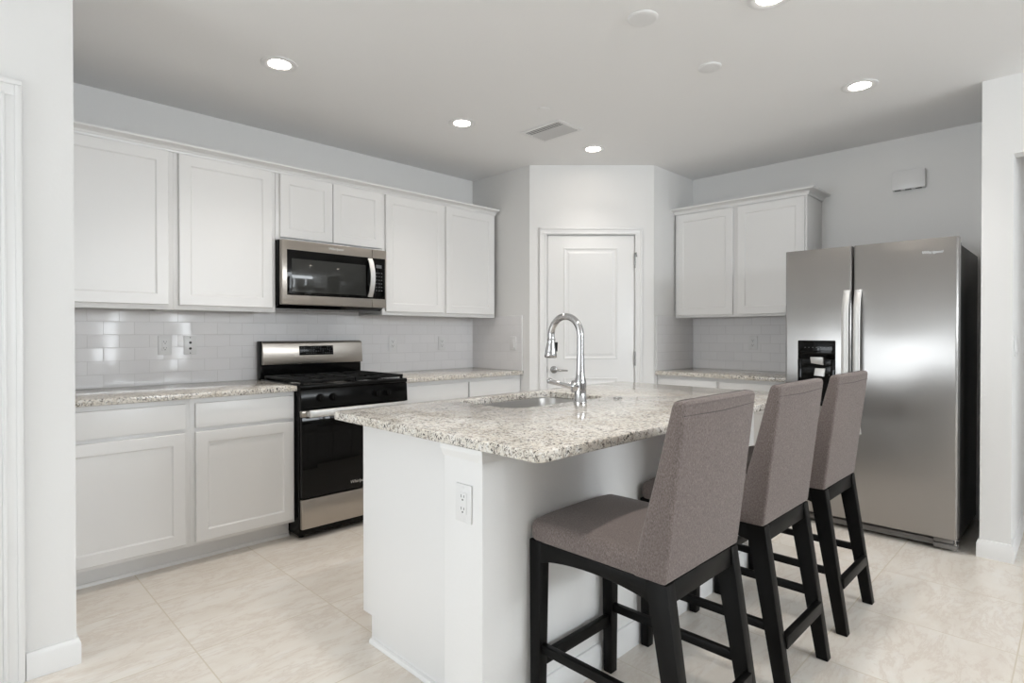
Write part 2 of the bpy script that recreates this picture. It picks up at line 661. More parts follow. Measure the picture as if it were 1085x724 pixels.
for z0, z1 in ((1.03, 1.955), (0.20, 0.875)):
    # the sunk panel is a cut in the door: frame pieces stand proud round it
    mbp = MB(FD)
    mbp.merge(raised_panel(0.430, 0.878, z0, z1))
    mbp.build('panel', M['trim'], d1, angle=20)
for zc in (1.845, 1.035, 0.22):
    mb = MB(FD)
    mb.tube([(DR + 0.001, -0.008, zc - 0.058), (DR + 0.001, -0.008, zc + 0.058)], 0.0062, 12)
    for k in range(6):
        zz = zc - 0.058 + 0.0232 * k
        mb.tube([(DR + 0.001, -0.008, zz - 0.0012), (DR + 0.001, -0.008, zz + 0.0012)], 0.0068, 12)
    if zc > 1.8:   # ball tip of the upper hinge with its little door stop
        mb.lathe([(0.002, zc + 0.058), (0.006, zc + 0.063), (0.002, zc + 0.070)], (DR + 0.001, -0.008, 0), 'z', 12)
        mb.tube([(DR + 0.001, -0.010, zc + 0.058), (DR + 0.006, -0.026, zc + 0.066), (DR + 0.010, -0.03, zc + 0.03)], 0.004, 8)
    mb.build('hinge', M['nickel'], d1, 'brushed metal hinge')
mb = MB(FD)
mb.lathe([(0.030, 0.004), (0.030, -0.004), (0.026, -0.010), (0.013, -0.013), (0.0105, -0.050), (0.0105, -0.056), (0.003, -0.06)], (0.349, 0, 0.941), 'y', 28)
mb.tube([(0.349, -0.050, 0.941), (0.372, -0.052, 0.941), (0.42, -0.052, 0.938), (0.458, -0.050, 0.935)], [0.009, 0.0085, 0.0075, 0.006], 14)
mb.build('door_handle', M['nickel'], d1, 'metal lever handle with round rose')
mb = MB(FD)
mb.box(DL - 0.001, DL + 0.0025, -0.002, 0.012, 0.915, 0.967, 0.001)
mb.build('strike_plate', M['nickel'], d1)

# tiled splashbacks
w = MB(); w.box(0.36, PX, YW - 0.008, YW, T, 1.379); w.box(1.525, 2.30, YW - 0.008, YW, 1.379, 1.42)
struct('wall_tile_range', w, M['tile_l'])
w = MB(); w.box(PX - 0.008, PX, 3.352, YW - 0.008, T, 1.386)
struct('wall_tile_pantry_left', w, M['tile_f'])
w = MB(); w.box(4.243, XW - 0.008, PY - 0.008, PY, T, 1.386)
struct('wall_tile_pantry_right', w, M['tile_p'])
w = MB(); w.box(XW - 0.008, XW, 1.44, PY, T, 1.379)
struct('wall_tile_fridge', w, M['tile_r'])
w = MB(); w.box(PX - 0.0095, PX, 3.346, 3.352, T, 1.392, 0.001); w.box(PX - 0.0095, PX, 3.352, 3.66, 1.386, 1.392, 0.001)
struct('trim_3', w, M['plate'])
w = MB(); w.box(4.237, 4.243, PY - 0.0095, PY, T, 1.392, 0.001); w.box(4.243, 4.54, PY - 0.0095, PY, 1.386, 1.392, 0.001)
struct('trim_4', w, M['plate'])

# crown mouldings over the wall cabinets
CR = [(0, 2.268), (0.010, 2.268), (0.012, 2.279), (0.017, 2.283), (0.020, 2.290), (0.034, 2.2975), (0.047, 2.3005), (0.060, 2.302), (0.063, 2.306), (0.063, 2.3135), (0, 2.3135)]
struct('trim_5', MB().sweep(CR, [(0.362, 3.655), (3.44, 3.655)]), M['cabinet'], 25)
struct('trim_6', MB().sweep(CR, [(4.54, PY), (4.54, 1.455), (XW, 1.455)]), M['cabinet'], 25)

# ------------------------------------------------------------------ cabinets


def shaker(m, u0, u1, z0, z1, d0, th=0.02, rail=0.062, rec=0.0062):
    """five piece door: flat frame, small quirk, sunk centre panel. d0 is the back of the door, its face is at d0 - th"""
    t = bmesh.new()
    f = d0 - th
    lv = [(0, d0), (0, f + 0.003), (0.003, f), (rail - 0.004, f), (rail - 0.001, f + 0.0025), (rail + 0.004, f + rec), (rail + 0.006, f + rec)]
    rings = []
    for ins, d in lv:
        rings.append([t.verts.new(p) for p in ((u0 + ins, d, z0 + ins), (u1 - ins, d, z0 + ins), (u1 - ins, d, z1 - ins), (u0 + ins, d, z1 - ins))])
    for a, b in zip(rings, rings[1:]):
        for k in range(4):
            t.faces.new((a[k], a[(k + 1) % 4], b[(k + 1) % 4], b[k]))
    t.faces.new(rings[-1]); t.faces.new(rings[0][::-1])
    bmesh.ops.recalc_face_normals(t, faces=t.faces[:])
    mb = MB(m)
    mb.merge(t)
    return mb


def wall_cabinet(m, u0, u1, z0, doors, label, zt=2.29):
    c = thing('wall_cabinet', label, 'cabinet', m @ Vector(((u0 + u1) / 2, 0, z0)))
    b = MB(m)
    b.box(u0, u1, -0.31, 0.0, z0 + 0.012, zt, 0.001)
    b.box(u0, u1, -0.33, -0.31, z0, zt, 0.0015)          # face frame, its foot a little below the floor of the box
    b.box(u0, u0 + 0.018, -0.31, 0, z0, z0 + 0.02); b.box(u1 - 0.018, u1, -0.31, 0, z0, z0 + 0.02)
    b.build('body', M['cabinet'], c)
    for a, e, q0, q1 in doors:
        shaker(m, a, e, q0, q1, -0.33).build('door', M['cabinet'], c, angle=15)
    return c


wall_cabinet(FL, 0.362, 0.94, 1.378, [(0.385, 0.914, 1.405, 2.265)], 'white wall cabinet with one door, cut off by the entry wall on the left')
wall_cabinet(FL, 0.94, 1.518, 1.378, [(0.966, 1.495, 1.405, 2.265)], 'white single door wall cabinet directly beside the microwave, over the two dark-holed plates')
wall_cabinet(FL, 1.520, 2.302, 1.845, [(1.544, 1.905, 1.861, 2.265), (1.909, 2.294, 1.861, 2.265)], 'short white two door wall cabinet directly above the microwave')
wall_cabinet(FL, 2.304, 3.438, 1.378, [(2.326, 2.860, 1.405, 2.265), (2.889, 3.415, 1.405, 2.265)], 'tall white two door wall cabinet between microwave and pantry corner')
wall_cabinet(FR, -2.527, -1.455, 1.378, [(-2.505, -2.009, 1.397, 2.258), (-1.970, -1.470, 1.397, 2.258)], 'white two door wall cabinet beside the refrigerator')


def base_cabinet(m, u0, u1, fronts, label, depth=0.61, shoe=True):
    """fronts = [(u0, u1)], each a slab drawer over a framed door"""
    c = thing('base_cabinet', label, 'cabinet', m @ Vector(((u0 + u1) / 2, 0, 0)))
    b = MB(m)
    b.box(u0, u1, -depth, -0.002, 0.105, TB, 0.0015)
    b.build('body', M['cabinet'], c)
    k = MB(m)
    k.box(u0, u1, -depth + 0.085, -0.002, 0, 0.105)
    k.prism([(-depth + 0.085, 0), (-depth + 0.073, 0), (-depth + 0.073, 0.008), (-depth + 0.078, 0.016), (-depth + 0.085, 0.018)], 'x', u0, u1)
    k.build('toe_kick', M['cabinet'], c)
    for a, e in fronts:
        MB(m).box(a, e, -depth - 0.02, -depth, 0.737, 0.870, 0.003).build('drawer', M['cabinet'], c)
        shaker(m, a, e, 0.124, 0.716, -depth).build('door', M['cabinet'], c, angle=15)
    return c


base_cabinet(FL, 0.362, 0.943, [(0.385, 0.919)], 'white base cabinet with drawer and door, cut off by the entry wall')
base_cabinet(FL, 0.943, 1.514, [(0.967, 1.503)], 'white base cabinet with drawer and door on the near side of the range')
base_cabinet(FL, 2.283, 3.470, [(2.302, 2.878), (2.895, 3.447)], 'white double base cabinet between range and pantry corner')
base_cabinet(FR, -2.533, -1.450, [(-2.500, -2.008), (-1.984, -1.474)], 'white double base cabinet beside the refrigerator, mostly behind the island')


def slab(x0, x1, y0, y1, label):
    o = MB().box(x0, x1, y0, y1, TB, T, 0.004, 2).build('countertop', M['granite'])
    return tag(o, label, 'countertop')


slab(0.361, 1.515, 3.332, YW - 0.001, 'speckled granite worktop run on the near side of the range, under the two wall plates')
slab(2.282, PX - 0.001, 3.332, YW - 0.001, 'speckled granite worktop between range and pantry corner')
slab(4.222, XW - 0.001, 1.445, PY - 0.001, 'speckled granite worktop beside the refrigerator under the wall cabinet')

# ------------------------------------------------------------------ text


def text(name, body, size, m, loc, material, parent, ext=0.0006, shear=0.25, label=None):
    """lettering in the u-z plane of frame m, facing the room"""
    cu = bpy.data.curves.new(name, 'FONT')
    cu.body = body
    cu.size = size
    cu.extrude = ext
    cu.shear = shear
    cu.align_x = 'CENTER'
    cu.align_y = 'CENTER'
    tmp = bpy.data.objects.new(name + '_tmp', cu)
    COL.objects.link(tmp)
    dg = bpy.context.evaluated_depsgraph_get()
    me = bpy.data.meshes.new_from_object(tmp.evaluated_get(dg))
    bpy.data.objects.remove(tmp, do_unlink=True)
    t = bmesh.new()
    t.from_mesh(me)
    bpy.data.meshes.remove(me)
    t.transform(Matrix(((1, 0, 0, loc[0]), (0, 0, -1, loc[1]), (0, 1, 0, loc[2]), (0, 0, 0, 1))))
    mb = MB(m)
    mb.merge(t)
    return mb.build(name, material, parent, label)


# ------------------------------------------------------------------ gas range
rx0, rx1, RF = 1.519, 2.278, -0.665     # front of the carcass in d (world y = 3.32)
rg = thing('gas_range', 'stainless and black gas range with cast iron grates under the microwave', 'range', (1.8985, 3.65, 0))
b = MB(FL)
b.box(rx0, rx1, RF, -0.02, 0.026, 0.905, 0.003)
b.build('body', M['black'], rg)
for u in (rx0 + 0.04, rx1 - 0.04):
    for d in (RF + 0.06, -0.08):
        MB(FL).lathe([(0.016, 0), (0.016, 0.012), (0.009, 0.014), (0.009, 0.027)], (u, d, 0), 'z', 14).build('leg', M['black'], rg)
# cooktop with rolled front edge
b = MB(FL)
b.prism([(RF - 0.012, 0.905), (RF - 0.022, 0.912), (RF - 0.022, 0.928), (RF - 0.012, 0.937), (-0.09, 0.937), (-0.09, 0.905)], 'x', rx0, rx1, 0.003)
b.build('cooktop', M['black'], rg)
# grates: two wide cast iron halves
for k in range(2):
    a, e = rx0 + 0.015 + k * 0.3675, rx0 + 0.015 + k * 0.3675 + 0.362
    g = MB(FL)
    y0, y1 = RF + 0.012, -0.115
    zt = 0.962
    for d in (y0, (y0 + y1) / 2, y1):
        g.box(a, e, d - 0.006, d + 0.006, zt - 0.016, zt, 0.003)
    for u in (a + 0.006, (a + e) / 2, e - 0.006):
        g.box(u - 0.006, u + 0.006, y0, y1, zt - 0.016, zt, 0.003)
    for cu in ((a * 3 + e) / 4, (a + 3 * e) / 4):
        for d in ((3 * y0 + y1) / 4, (y0 + 3 * y1) / 4):
            pass
    for d in ((3 * y0 + y1) / 4, (y0 + 3 * y1) / 4):
        g.box(a, a + 0.14, d - 0.005, d + 0.005, zt - 0.014, zt, 0.002)
        g.box(e - 0.14, e, d - 0.005, d + 0.005, zt - 0.014, zt, 0.002)
        g.box((a + e) / 2 - 0.005, (a + e) / 2 + 0.005, d - 0.12, d - 0.04, zt - 0.014, zt, 0.002)
    for u in (a + 0.01, e - 0.01):
        for d in (y0 + 0.004, y1 - 0.004):
            g.box(u - 0.008, u + 0.008, d - 0.008, d + 0.008, 0.936, zt - 0.01, 0.002)
    g.build('grate', M['blackmatte'], rg)
for u, d, r in ((1.70, -0.53, 0.045), (1.70, -0.25, 0.036), (2.10, -0.53, 0.045), (2.10, -0.25, 0.036)):
    bu = MB(FL)
    bu.lathe([(r + 0.012, 0.936), (r + 0.012, 0.940), (r, 0.9405), (r, 0.946), (r * 0.9, 0.9475), (r * 0.88, 0.953), (r * 0.5, 0.954)], (u, d, 0), 'z', 24)
    bu.build('burner', M['blackmatte'], rg)
# control panel with knobs
b = MB(FL)
b.prism([(RF - 0.028, 0.782), (RF - 0.020, 0.905), (RF + 0.02, 0.905), (RF + 0.02, 0.782)], 'x', rx0 + 0.001, rx1 - 0.001, 0.004)
cp = b.build('control_panel', M['black'], rg)
for u in (1.640, 1.725, 2.035, 2.115):
    kb = MB(FL)
    kb.lathe([(0.024, RF - 0.020), (0.024, RF - 0.032), (0.021, RF - 0.036), (0.0195, RF - 0.048), (0.017, RF - 0.052), (0.003, RF - 0.0525)], (u, 0, 0.852), 'y', 24)
    kb.box(u - 0.004, u + 0.004, RF - 0.058, RF - 0.044, 0.834, 0.870, 0.002)
    kn = kb.build('knob', M['black'], cp)
# oven door
b = MB(FL)
b.box(rx0 + 0.003, rx1 - 0.003, RF - 0.030, RF, 0.255, 0.742, 0.004)
od = b.build('oven_door', M['glass'], rg)
MB(FL).box(rx0 + 0.003, rx1 - 0.003, RF - 0.031, RF, 0.742, 0.778, 0.003).build('door_top_band', M['steel'], od, 'stainless band along the top of the oven door')
b = MB(FL)
b.box(rx0 + 0.03, rx1 - 0.03, RF - 0.082, RF - 0.060, 0.742, 0.786, 0.008, 3)
for u in (rx0 + 0.04, rx1 - 0.04):
    b.box(u - 0.012, u + 0.012, RF - 0.062, RF - 0.028, 0.748, 0.776, 0.004)
b.build('handle', M['bright'], od, 'wide stainless bar handle')
b = MB(FL)
b.box(rx0 + 0.10, rx1 - 0.10, RF - 0.0308, RF - 0.029, 0.345, 0.690, 0.0005)
b.build('window', M['glass'], od)
text('logo', 'Whirlpool', 0.029, FL, (1.8985, RF - 0.0312, 0.300), M['bright'], od, label='small silver brand lettering')
MB(FL).box(rx0 + 0.004, rx1 - 0.004, RF - 0.028, RF, 0.068, 0.246, 0.004).build('storage_drawer', M['steel'], rg, 'stainless lower drawer front')
# backguard
b = MB(FL)
b.box(rx0 + 0.004, rx1 - 0.004, -0.080, -0.012, 0.905, 1.19, 0.006)
bg = b.build('backguard', M['black'], rg)
b = MB(FL)
b.prism([(-0.108, 1.030), (-0.096, 1.176), (-0.086, 1.186), (-0.075, 1.188), (-0.075, 1.030)], 'x', rx0 + 0.010, rx1 - 0.004, 0.004)
b.build('panel', M['steel'], bg, 'stainless fascia of the backguard')
b = MB(FL)
t_ = bmesh.new()
b.hexa([(1.780, -0.1055, 1.090), (2.036, -0.1055, 1.090), (2.036, -0.10, 1.090), (1.780, -0.10, 1.090)],
       [(1.780, -0.1005, 1.156), (2.036, -0.1005, 1.156), (2.036, -0.094, 1.156), (1.780, -0.094, 1.156)], 0.001)
b.build('display', M['black'], bg, 'black control display')
t_.free()
b = MB(FL)
for r_ in range(4):
    zz = 1.102 + r_ * 0.0135
    dd = -0.1058 + (zz - 1.09) / 0.066 * 0.005
    for c_ in range(14):
        if (r_ * 5 + c_ * 3) % 7 in (0, 3):
            continue
        u = 1.794 + c_ * 0.0175
        b.box(u, u + (0.010 if (c_ + r_) % 3 else 0.006), dd, dd + 0.004, zz, zz + 0.0035)
b.build('keypad', M['grey_print'], bg, 'rows of small grey button markings')

# ------------------------------------------------------------------ over-the-range microwave
mx0, mx1, MF = 1.523, 2.288, -0.375
mw = thing('microwave', 'stainless over-the-range microwave with black window under the short cabinet', 'microwave', (1.905, 3.8, 1.40))
b = MB(FL)
b.prism([(MF, 1.43), (MF, 1.840), (-0.012, 1.840), (-0.012, 1.405), (-0.33, 1.405)], 'x', mx0, mx1, 0.002)
bd = b.build('body', M['black'], mw)
for u in (1.64, 1.90, 2.05):
    MB(FL).box(u, u + 0.11, -0.26, -0.16, 1.4035, 1.4065, 0.001).build('grease_filter', M['plasticgray'], bd, 'grey filter panel')
df = -0.417
b = MB(FL)
b.box(mx0 + 0.003, 2.1685, df, MF, 1.428, 1.838, 0.004)
dr = b.build('door', M['steel'], mw)
b = MB(FL)
b.box(2.1705, mx1 - 0.002, df, MF, 1.428, 1.838, 0.004)
ct = b.build('control_panel', M['steel'], mw)
MB(FL).box(1.557, 2.1685, df - 0.0015, df + 0.004, 1.488, 1.777, 0.0008).build('door_glass', M['glass'], dr, 'black glass of the microwave door')
b = MB(FL)
b.box(1.588, 2.118, df - 0.0022, df + 0.002, 1.508, 1.722, 0.0006)
b.build('window', M['winscreen'], dr, 'dark grey see-through screen')
MB(FL).box(2.1705, 2.274, df - 0.0015, df + 0.004, 1.488, 1.777, 0.0008).build('panel_glass', M['glass'], ct, 'black glass keypad panel')
MB(FL).box(2.200, 2.245, df - 0.0019, df, 1.708, 1.731).build('display', M['grey_print'], ct, 'small grey clock display')
b = MB(FL)
for r_ in range(6):
    for c_ in range(3):
        b.box(2.198 + c_ * 0.021, 2.198 + c_ * 0.021 + 0.010, df - 0.0019, df, 1.545 + r_ * 0.025, 1.551 + r_ * 0.025)
b.build('keypad', M['grey_print'], ct, 'faint grey key markings')
hb = []
for k in range(13):
    s_ = k / 12
    hb.append((2.150 + 0.0 * s_, df - 0.006 - 0.040 * math.sin(PI * s_) ** 0.8, 1.500 + 0.272 * s_))
t_ = bmesh.new()
ring = []
for (u, d, z) in hb:
    ring.append([t_.verts.new(p) for p in ((u - 0.018, d, z), (u + 0.018, d, z), (u + 0.018, d + 0.009, z), (u - 0.018, d + 0.009, z))])
for p, q in zip(ring, ring[1:]):
    for k in range(4):
        t_.faces.new((p[k], p[(k + 1) % 4], q[(k + 1) % 4], q[k]))
t_.faces.new(ring[0][::-1]); t_.faces.new(ring[-1])
bmesh.ops.recalc_face_normals(t_, faces=t_.faces[:])
b = MB(FL); b.merge(t_)
b.build('handle', M['bright'], dr, 'bowed stainless handle', angle=50)
text('logo', 'Whirlpool', 0.026, FL, (1.892, df - 0.0008, 1.809), M['bright'], dr, label='small silver brand lettering')

# ------------------------------------------------------------------ refrigerator (u = -y on the fridge wall)
FX = XW - 4.03                    # distance of the door face from the wall
fr = thing('refrigerator', 'stainless side-by-side refrigerator with dispenser, third stool in front of it', 'refrigerator', (4.45, 0.96, 0))
b = MB(FR)
b.box(-1.424, -0.503, -0.755, -0.02, 0.045, 1.752, 0.004)
b.build('body', M['darkgray'], fr, 'dark grey cabinet sides')
for a, e, nm in ((-1.428, -1.031, 'freezer_door'), (-1.022, -0.500, 'fresh_food_door')):
    b = MB(FR)
    pts = [(a, -0.765), (a, -FX + 0.012), (a + 0.004, -FX + 0.004), (a + 0.012, -FX), ((a + e) / 2, -FX - 0.003), (e - 0.012, -FX), (e - 0.004, -FX + 0.004), (e, -FX + 0.012), (e, -0.765)]
    b.prism(pts, 'z', 0.078, 1.790, 0.003)
    dd = b.build(nm, M['fridge'], fr, angle=28)
    hu = -1.056 if a < -1.2 else -0.992
    # bowed bar handle
    t_ = bmesh.new(); ring = []
    for k in range(17):
        s_ = k / 16
        z = 0.62 + 0.895 * s_
        dep = -FX - 0.012 - 0.042 * min(1, math.sin(PI * s_) * 2.2) ** 0.7
        ring.append([t_.verts.new(p) for p in ((hu - 0.019, dep + 0.004, z), (hu - 0.015, dep, z), (hu + 0.015, dep, z), (hu + 0.019, dep + 0.004, z), (hu + 0.017, dep + 0.016, z), (hu - 0.017, dep + 0.016, z))])
    for p, q in zip(ring, ring[1:]):
        for k in range(6):
            t_.faces.new((p[k], p[(k + 1) % 6], q[(k + 1) % 6], q[k]))
    t_.faces.new(ring[0][::-1]); t_.faces.new(ring[-1])
    bmesh.ops.recalc_face_normals(t_, faces=t_.faces[:])
    b = MB(FR); b.merge(t_)
    for z in (0.635, 1.50):
        b.box(hu - 0.014, hu + 0.014, -FX - 0.02, -FX + 0.004, z - 0.014, z + 0.014, 0.003)
    b.build('handle', M['bright'], dd, 'satin metal bar handle', angle=50)
    if a < -1.2:
        b = MB(FR)
        # dispenser: black bezel frame round a recess
        b.box(-1.345, -1.120, -FX - 0.010, -FX + 0.006, 1.075, 1.198, 0.006)
        b.box(-1.345, -1.318, -FX - 0.010, -FX + 0.006, 0.80, 1.078, 0.004)
        b.box(-1.147, -1.120, -FX - 0.010, -FX + 0.006, 0.80, 1.078, 0.004)
        b.box(-1.345, -1.120, -FX - 0.010, -FX + 0.006, 0.775, 0.81, 0.004)
        b.box(-1.320, -1.145, -FX - 0.004, -FX + 0.006, 0.80, 1.078)
        b.build('dispenser', M['glass'], dd, 'black water and ice dispenser')
        b = MB(FR)
        for k in range(7):
            b.box(-1.302 + k * 0.023, -1.302 + k * 0.023 + 0.008, -FX - 0.0108, -FX - 0.009, 1.150, 1.154)
        b.build('indicator', M['grey_print'], dd, 'row of tiny control markings')
        b = MB(FR)
        b.hexa([(-1.262, -FX - 0.012, 1.050), (-1.188, -FX - 0.012, 1.040), (-1.188, -FX - 0.002, 1.040), (-1.262, -FX - 0.002, 1.050)],
               [(-1.264, -FX - 0.022, 1.090), (-1.188, -FX - 0.022, 1.090), (-1.188, -FX - 0.002, 1.090), (-1.264, -FX - 0.002, 1.090)], 0.002)
        b.build('ice_chute', M['bright'], dd, 'silver ice chute')
        b = MB(FR)
        b.hexa([(-1.243, -FX - 0.018, 0.970), (-1.182, -FX - 0.018, 0.966), (-1.182, -FX - 0.002, 0.966), (-1.243, -FX - 0.002, 0.970)],
               [(-1.238, -FX - 0.008, 1.018), (-1.178, -FX - 0.008, 1.018), (-1.178, -FX - 0.002, 1.018), (-1.238, -FX - 0.002, 1.018)], 0.002)
        b.build('paddle', M['bright'], dd, 'silver dispenser paddle')
    else:
        text('logo', 'Whirlpool', 0.024, FR, (-0.622, -FX - 0.0022, 1.710), M['nickel'], dd, label='small silver brand lettering')
b = MB(FR)
b.box(-1.32, -0.613, -0.790, -0.755, 0.018, 0.052, 0.003)
for k in range(3):
    b.box(-1.32, -0.613, -0.775, -0.755, 0.054 + k * 0.007, 0.058 + k * 0.007, 0.001)
b.build('base_grille', M['plasticgray'], fr, 'grey toe grille')
for a, e in ((-0.613, -0.503), (-1.424, -1.32)):
    b = MB(FR)
    b.box(a, e, -0.812, -0.755, 0.012, 0.040, 0.004)
    b.box(a, e - 0.018 if a > -1 else e, -0.806, -0.755, 0.043, 0.072, 0.004)
    b.build('hinge_cover', M['plasticgray'], fr, 'grey bottom hinge cover')
MB(FR).lathe([(0.010, 0.040), (0.010, 0.048), (0.006, 0.050), (0.006, 0.076)], (-0.514, -0.798, 0), 'z', 14).build('hinge_pin', M['nickel'], fr)
MB(FR).box(-0.60, -0.51, -0.80, -0.66, 1.752, 1.775, 0.006).build('hinge_cap', M['darkgray'], fr)
for u in (-1.37, -0.56):
    for d in (-0.70, -0.10):
        MB(FR).lathe([(0.02, 0), (0.02, 0.03), (0.01, 0.032), (0.01, 0.05)], (u, d, 0), 'z', 14).build('foot', M['black'], fr)

# ------------------------------------------------------------------ kitchen island
IX0, IX1, IY = 1.145, 3.13, 1.270
isl = thing('kitchen_island', 'white kitchen island with panelled end and low wall behind the stools', 'kitchen island', (2.13, 1.68, 0))
MB().box(IX0, IX1, IY, 1.452, 0, TB, 0.002).build('low_wall', M['wall'], isl)
MB().sweep([(0, 0.856), (0.004, 0.856), (0.005, 0.860), (0.009, 0.866), (0.013, 0.876), (0.014, 0.879), (0.018, 0.881), (0.018, TB - 0.001), (0, TB - 0.001)],
           [(IX0, 1.452), (IX0, IY), (IX1, IY), (IX1, 1.452)]).build('cap_moulding', M['trim'], isl, 'white stepped moulding under the counter', angle=25)
MB().sweep(BB, [(IX0, 1.452), (IX0, IY), (IX1, IY), (IX1, 1.452)]).build('baseboard', M['trim'], isl)
EX0, EX1 = 1.228, 3.06
b = MB()
b.prism([(1.452, 0), (2.028, 0), (2.028, 0.106), (2.092, 0.106), (2.092, TB), (1.452, TB)], 'x', EX0, EX0 + 0.018, 0.001)
b.build('end_panel', M['cabinet'], isl, 'flat end panel with toe notch')
b = MB()
b.prism([(1.452, 0), (2.028, 0), (2.028, 0.106), (2.092, 0.106), (2.092, TB), (1.452, TB)], 'x', EX1 - 0.018, EX1, 0.001)
b.build('end_panel', M['cabinet'], isl, 'far end panel')
MB().sweep([(0, 0), (0.013, 0), (0.013, 0.008), (0.009, 0.016), (0, 0.019)], [(EX0, 2.028), (EX0, 1.458)]).build('shoe_moulding', M['trim'], isl)
FI = frame((0, 1.482, 0), (-1, 0, 0), (0, -1, 0))
b = MB()
b.box(EX0 + 0.018, 1.60, 1.455, 2.09, 0.106, TB); b.box(2.42, EX1 - 0.018, 1.455, 2.09, 0.106, TB)
b.box(1.60, 2.42, 1.455, 2.09, 0.106, 0.60)
b.box(1.60, 2.42, 2.082, 2.09, 0.60, 0.885)
b.build('body', M['cabinet'], isl)
MB().box(EX0 + 0.018, EX1 - 0.018, 1.455, 2.026, 0, 0.106).build('toe_kick', M['cabinet'], isl)
for a, e in ((-1.60, -1.25), (-2.01, -1.62), (-2.40, -2.02), (-3.04, -2.42)):
    shaker(FI, a, e, 0.124, 0.716, -0.61).build('door', M['cabinet'], isl, angle=15)
    MB(FI).box(a, e, -0.63, -0.61, 0.737, 0.870, 0.003).build('drawer', M['cabinet'], isl)

# island worktop with the sink cut-out
SX0, SX1, SY0, SY1, SR = 1.690, 2.345, 1.672, 2.075, 0.075


def rrect(x0, x1, y0, y1, r, n=6):
    out = []
    for cx, cy, a0 in ((x1 - r, y1 - r, 0), (x0 + r, y1 - r, 90), (x0 + r, y0 + r, 180), (x1 - r, y0 + r, 270)):
        for k in range(n + 1):
            a = math.radians(a0 + 90 * k / n)
            out.append((cx + r * math.cos(a), cy + r * math.sin(a)))
    return out


def slab_with_hole(outer, inner, z0, z1, bev):
    t = bmesh.new()
    n = len(outer)
    levels = [(0, z0 + 0.001), (-0.001, z0), ]
    vo, vi = {}, {}
    for nm, z in (('b', z0), ('t', z1)):
        vo[nm] = [t.verts.new((x, y, z)) for x, y in outer]
        vi[nm] = [t.verts.new((x, y, z)) for x, y in inner]
    for k in range(n):
        j = (k + 1) % n
        t.faces.new((vo['b'][k], vo['b'][j], vo['t'][j], vo['t'][k]))
        t.faces.new((vi['b'][j], vi['b'][k], vi['t'][k], vi['t'][j]))
        t.faces.new((vo['t'][k], vo['t'][j], vi['t'][j], vi['t'][k]))
        t.faces.new((vo['b'][j], vo['b'][k], vi['b'][k], vi['b'][j]))
    bmesh.ops.recalc_face_normals(t, faces=t.faces[:])
    rim = [e for e in t.edges if any(abs((f.normal.z)) > 0.9 for f in e.link_faces) and any(abs(f.normal.z) < 0.1 for f in e.link_faces)]
    bmesh.ops.bevel(t, geom=rim, offset=bev, segments=3, profile=0.5, affect='EDGES')
    mb = MB()
    mb.merge(t)
    return mb


ct = slab_with_hole(rrect(1.120, 3.152, 1.018, 2.150, 0.030), rrect(SX0, SX1, SY0, SY1, SR), TB, T, 0.005).build('island_countertop', M['granite'])
tag(ct, 'speckled cream granite island worktop with sink cut-out', 'countertop')

# undermount sink
sk = thing('kitchen_sink', 'stainless undermount sink in the island worktop', 'sink', ((SX0 + SX1) / 2, (SY0 + SY1) / 2, 0.70))
t_ = bmesh.new()
rings = []
for ins, z, r in ((-0.012, TB - 0.0015, SR + 0.012), (-0.004, TB - 0.0015, SR), (-0.002, TB - 0.006, SR), (0.004, 0.74, SR * 0.9), (0.02, 0.712, SR * 0.8), (0.05, 0.703, SR * 0.6)):
    rings.append([t_.verts.new((x, y, z)) for x, y in rrect(SX0 + ins, SX1 - ins, SY0 + ins, SY1 - ins, r)])
for p, q in zip(rings, rings[1:]):
    for k in range(len(p)):
        j = (k + 1) % len(p)
        t_.faces.new((p[k], p[j], q[j], q[k]))
t_.faces.new(rings[-1])
bmesh.ops.recalc_face_normals(t_, faces=t_.faces[:])
for f in t_.faces:
    f.normal_flip()
b = MB(); b.merge(t_)
b.build('basin', M['sink'], sk)
MB().lathe([(0.045, 0.7035), (0.045, 0.7055), (0.035, 0.706), (0.030, 0.7045), (0.012, 0.7045)], ((SX0 + SX1) / 2, (SY0 + SY1) / 2 + 0.05, 0), 'z', 28).build('drain', M['chrome'], sk, 'round chrome drain')

# pull-down tap
fx, fy = 2.062, 1.622
fa = thing('kitchen_faucet', 'chrome gooseneck pull-down tap standing beside the island sink', 'tap', (fx, fy, T))
MB().lathe([(0.031, T), (0.031, T + 0.006), (0.0275, T + 0.010), (0.0265, T + 0.06), (0.0275, T + 0.085), (0.026, T + 0.098), (0.0205, T + 0.120), (0.0182, T + 0.155), (0.0168, T + 0.22)], (fx, fy, 0), 'z', 32).build('base', M['chrome'], fa, angle=60)
pts = [(fx, fy, T + 0.18), (fx, fy, 1.20)]
R_ = 0.088
for k in range(0, 17):
    a = PI - (PI * 1.06) * k / 16
    pts.append((fx, fy + R_ + R_ * math.cos(a), 1.235 + R_ * math.sin(a)))
MB().tube(pts, [0.0165] * 14 + [0.0165] * 5, 20).build('spout', M['chrome'], fa, angle=60)
e0 = Vector(pts[-1]); dv = (Vector(pts[-1]) - Vector(pts[-2])).normalized()
dv = (dv + Vector((0, 0.14, 0))).normalized()
hp = [e0 + dv * s_ for s_ in (-0.004, 0.0, 0.012, 0.03, 0.055, 0.075, 0.088, 0.090)]
hd = MB().tube(hp, [0.0165, 0.0190, 0.0195, 0.0215, 0.0262, 0.0295, 0.0300, 0.027], 24).build('spray_head', M['chrome'], fa, angle=60)
bp = e0 + dv * 0.038 + Vector((0.016, -0.016, 0))
b = MB()
b.tube([bp - dv * 0.022, bp + dv * 0.022], 0.0085, 12)
b.build('spray_button', M['blackmatte'], hd, 'dark rocker button')
b = MB()
hub = Vector((fx, fy, T + 0.074))
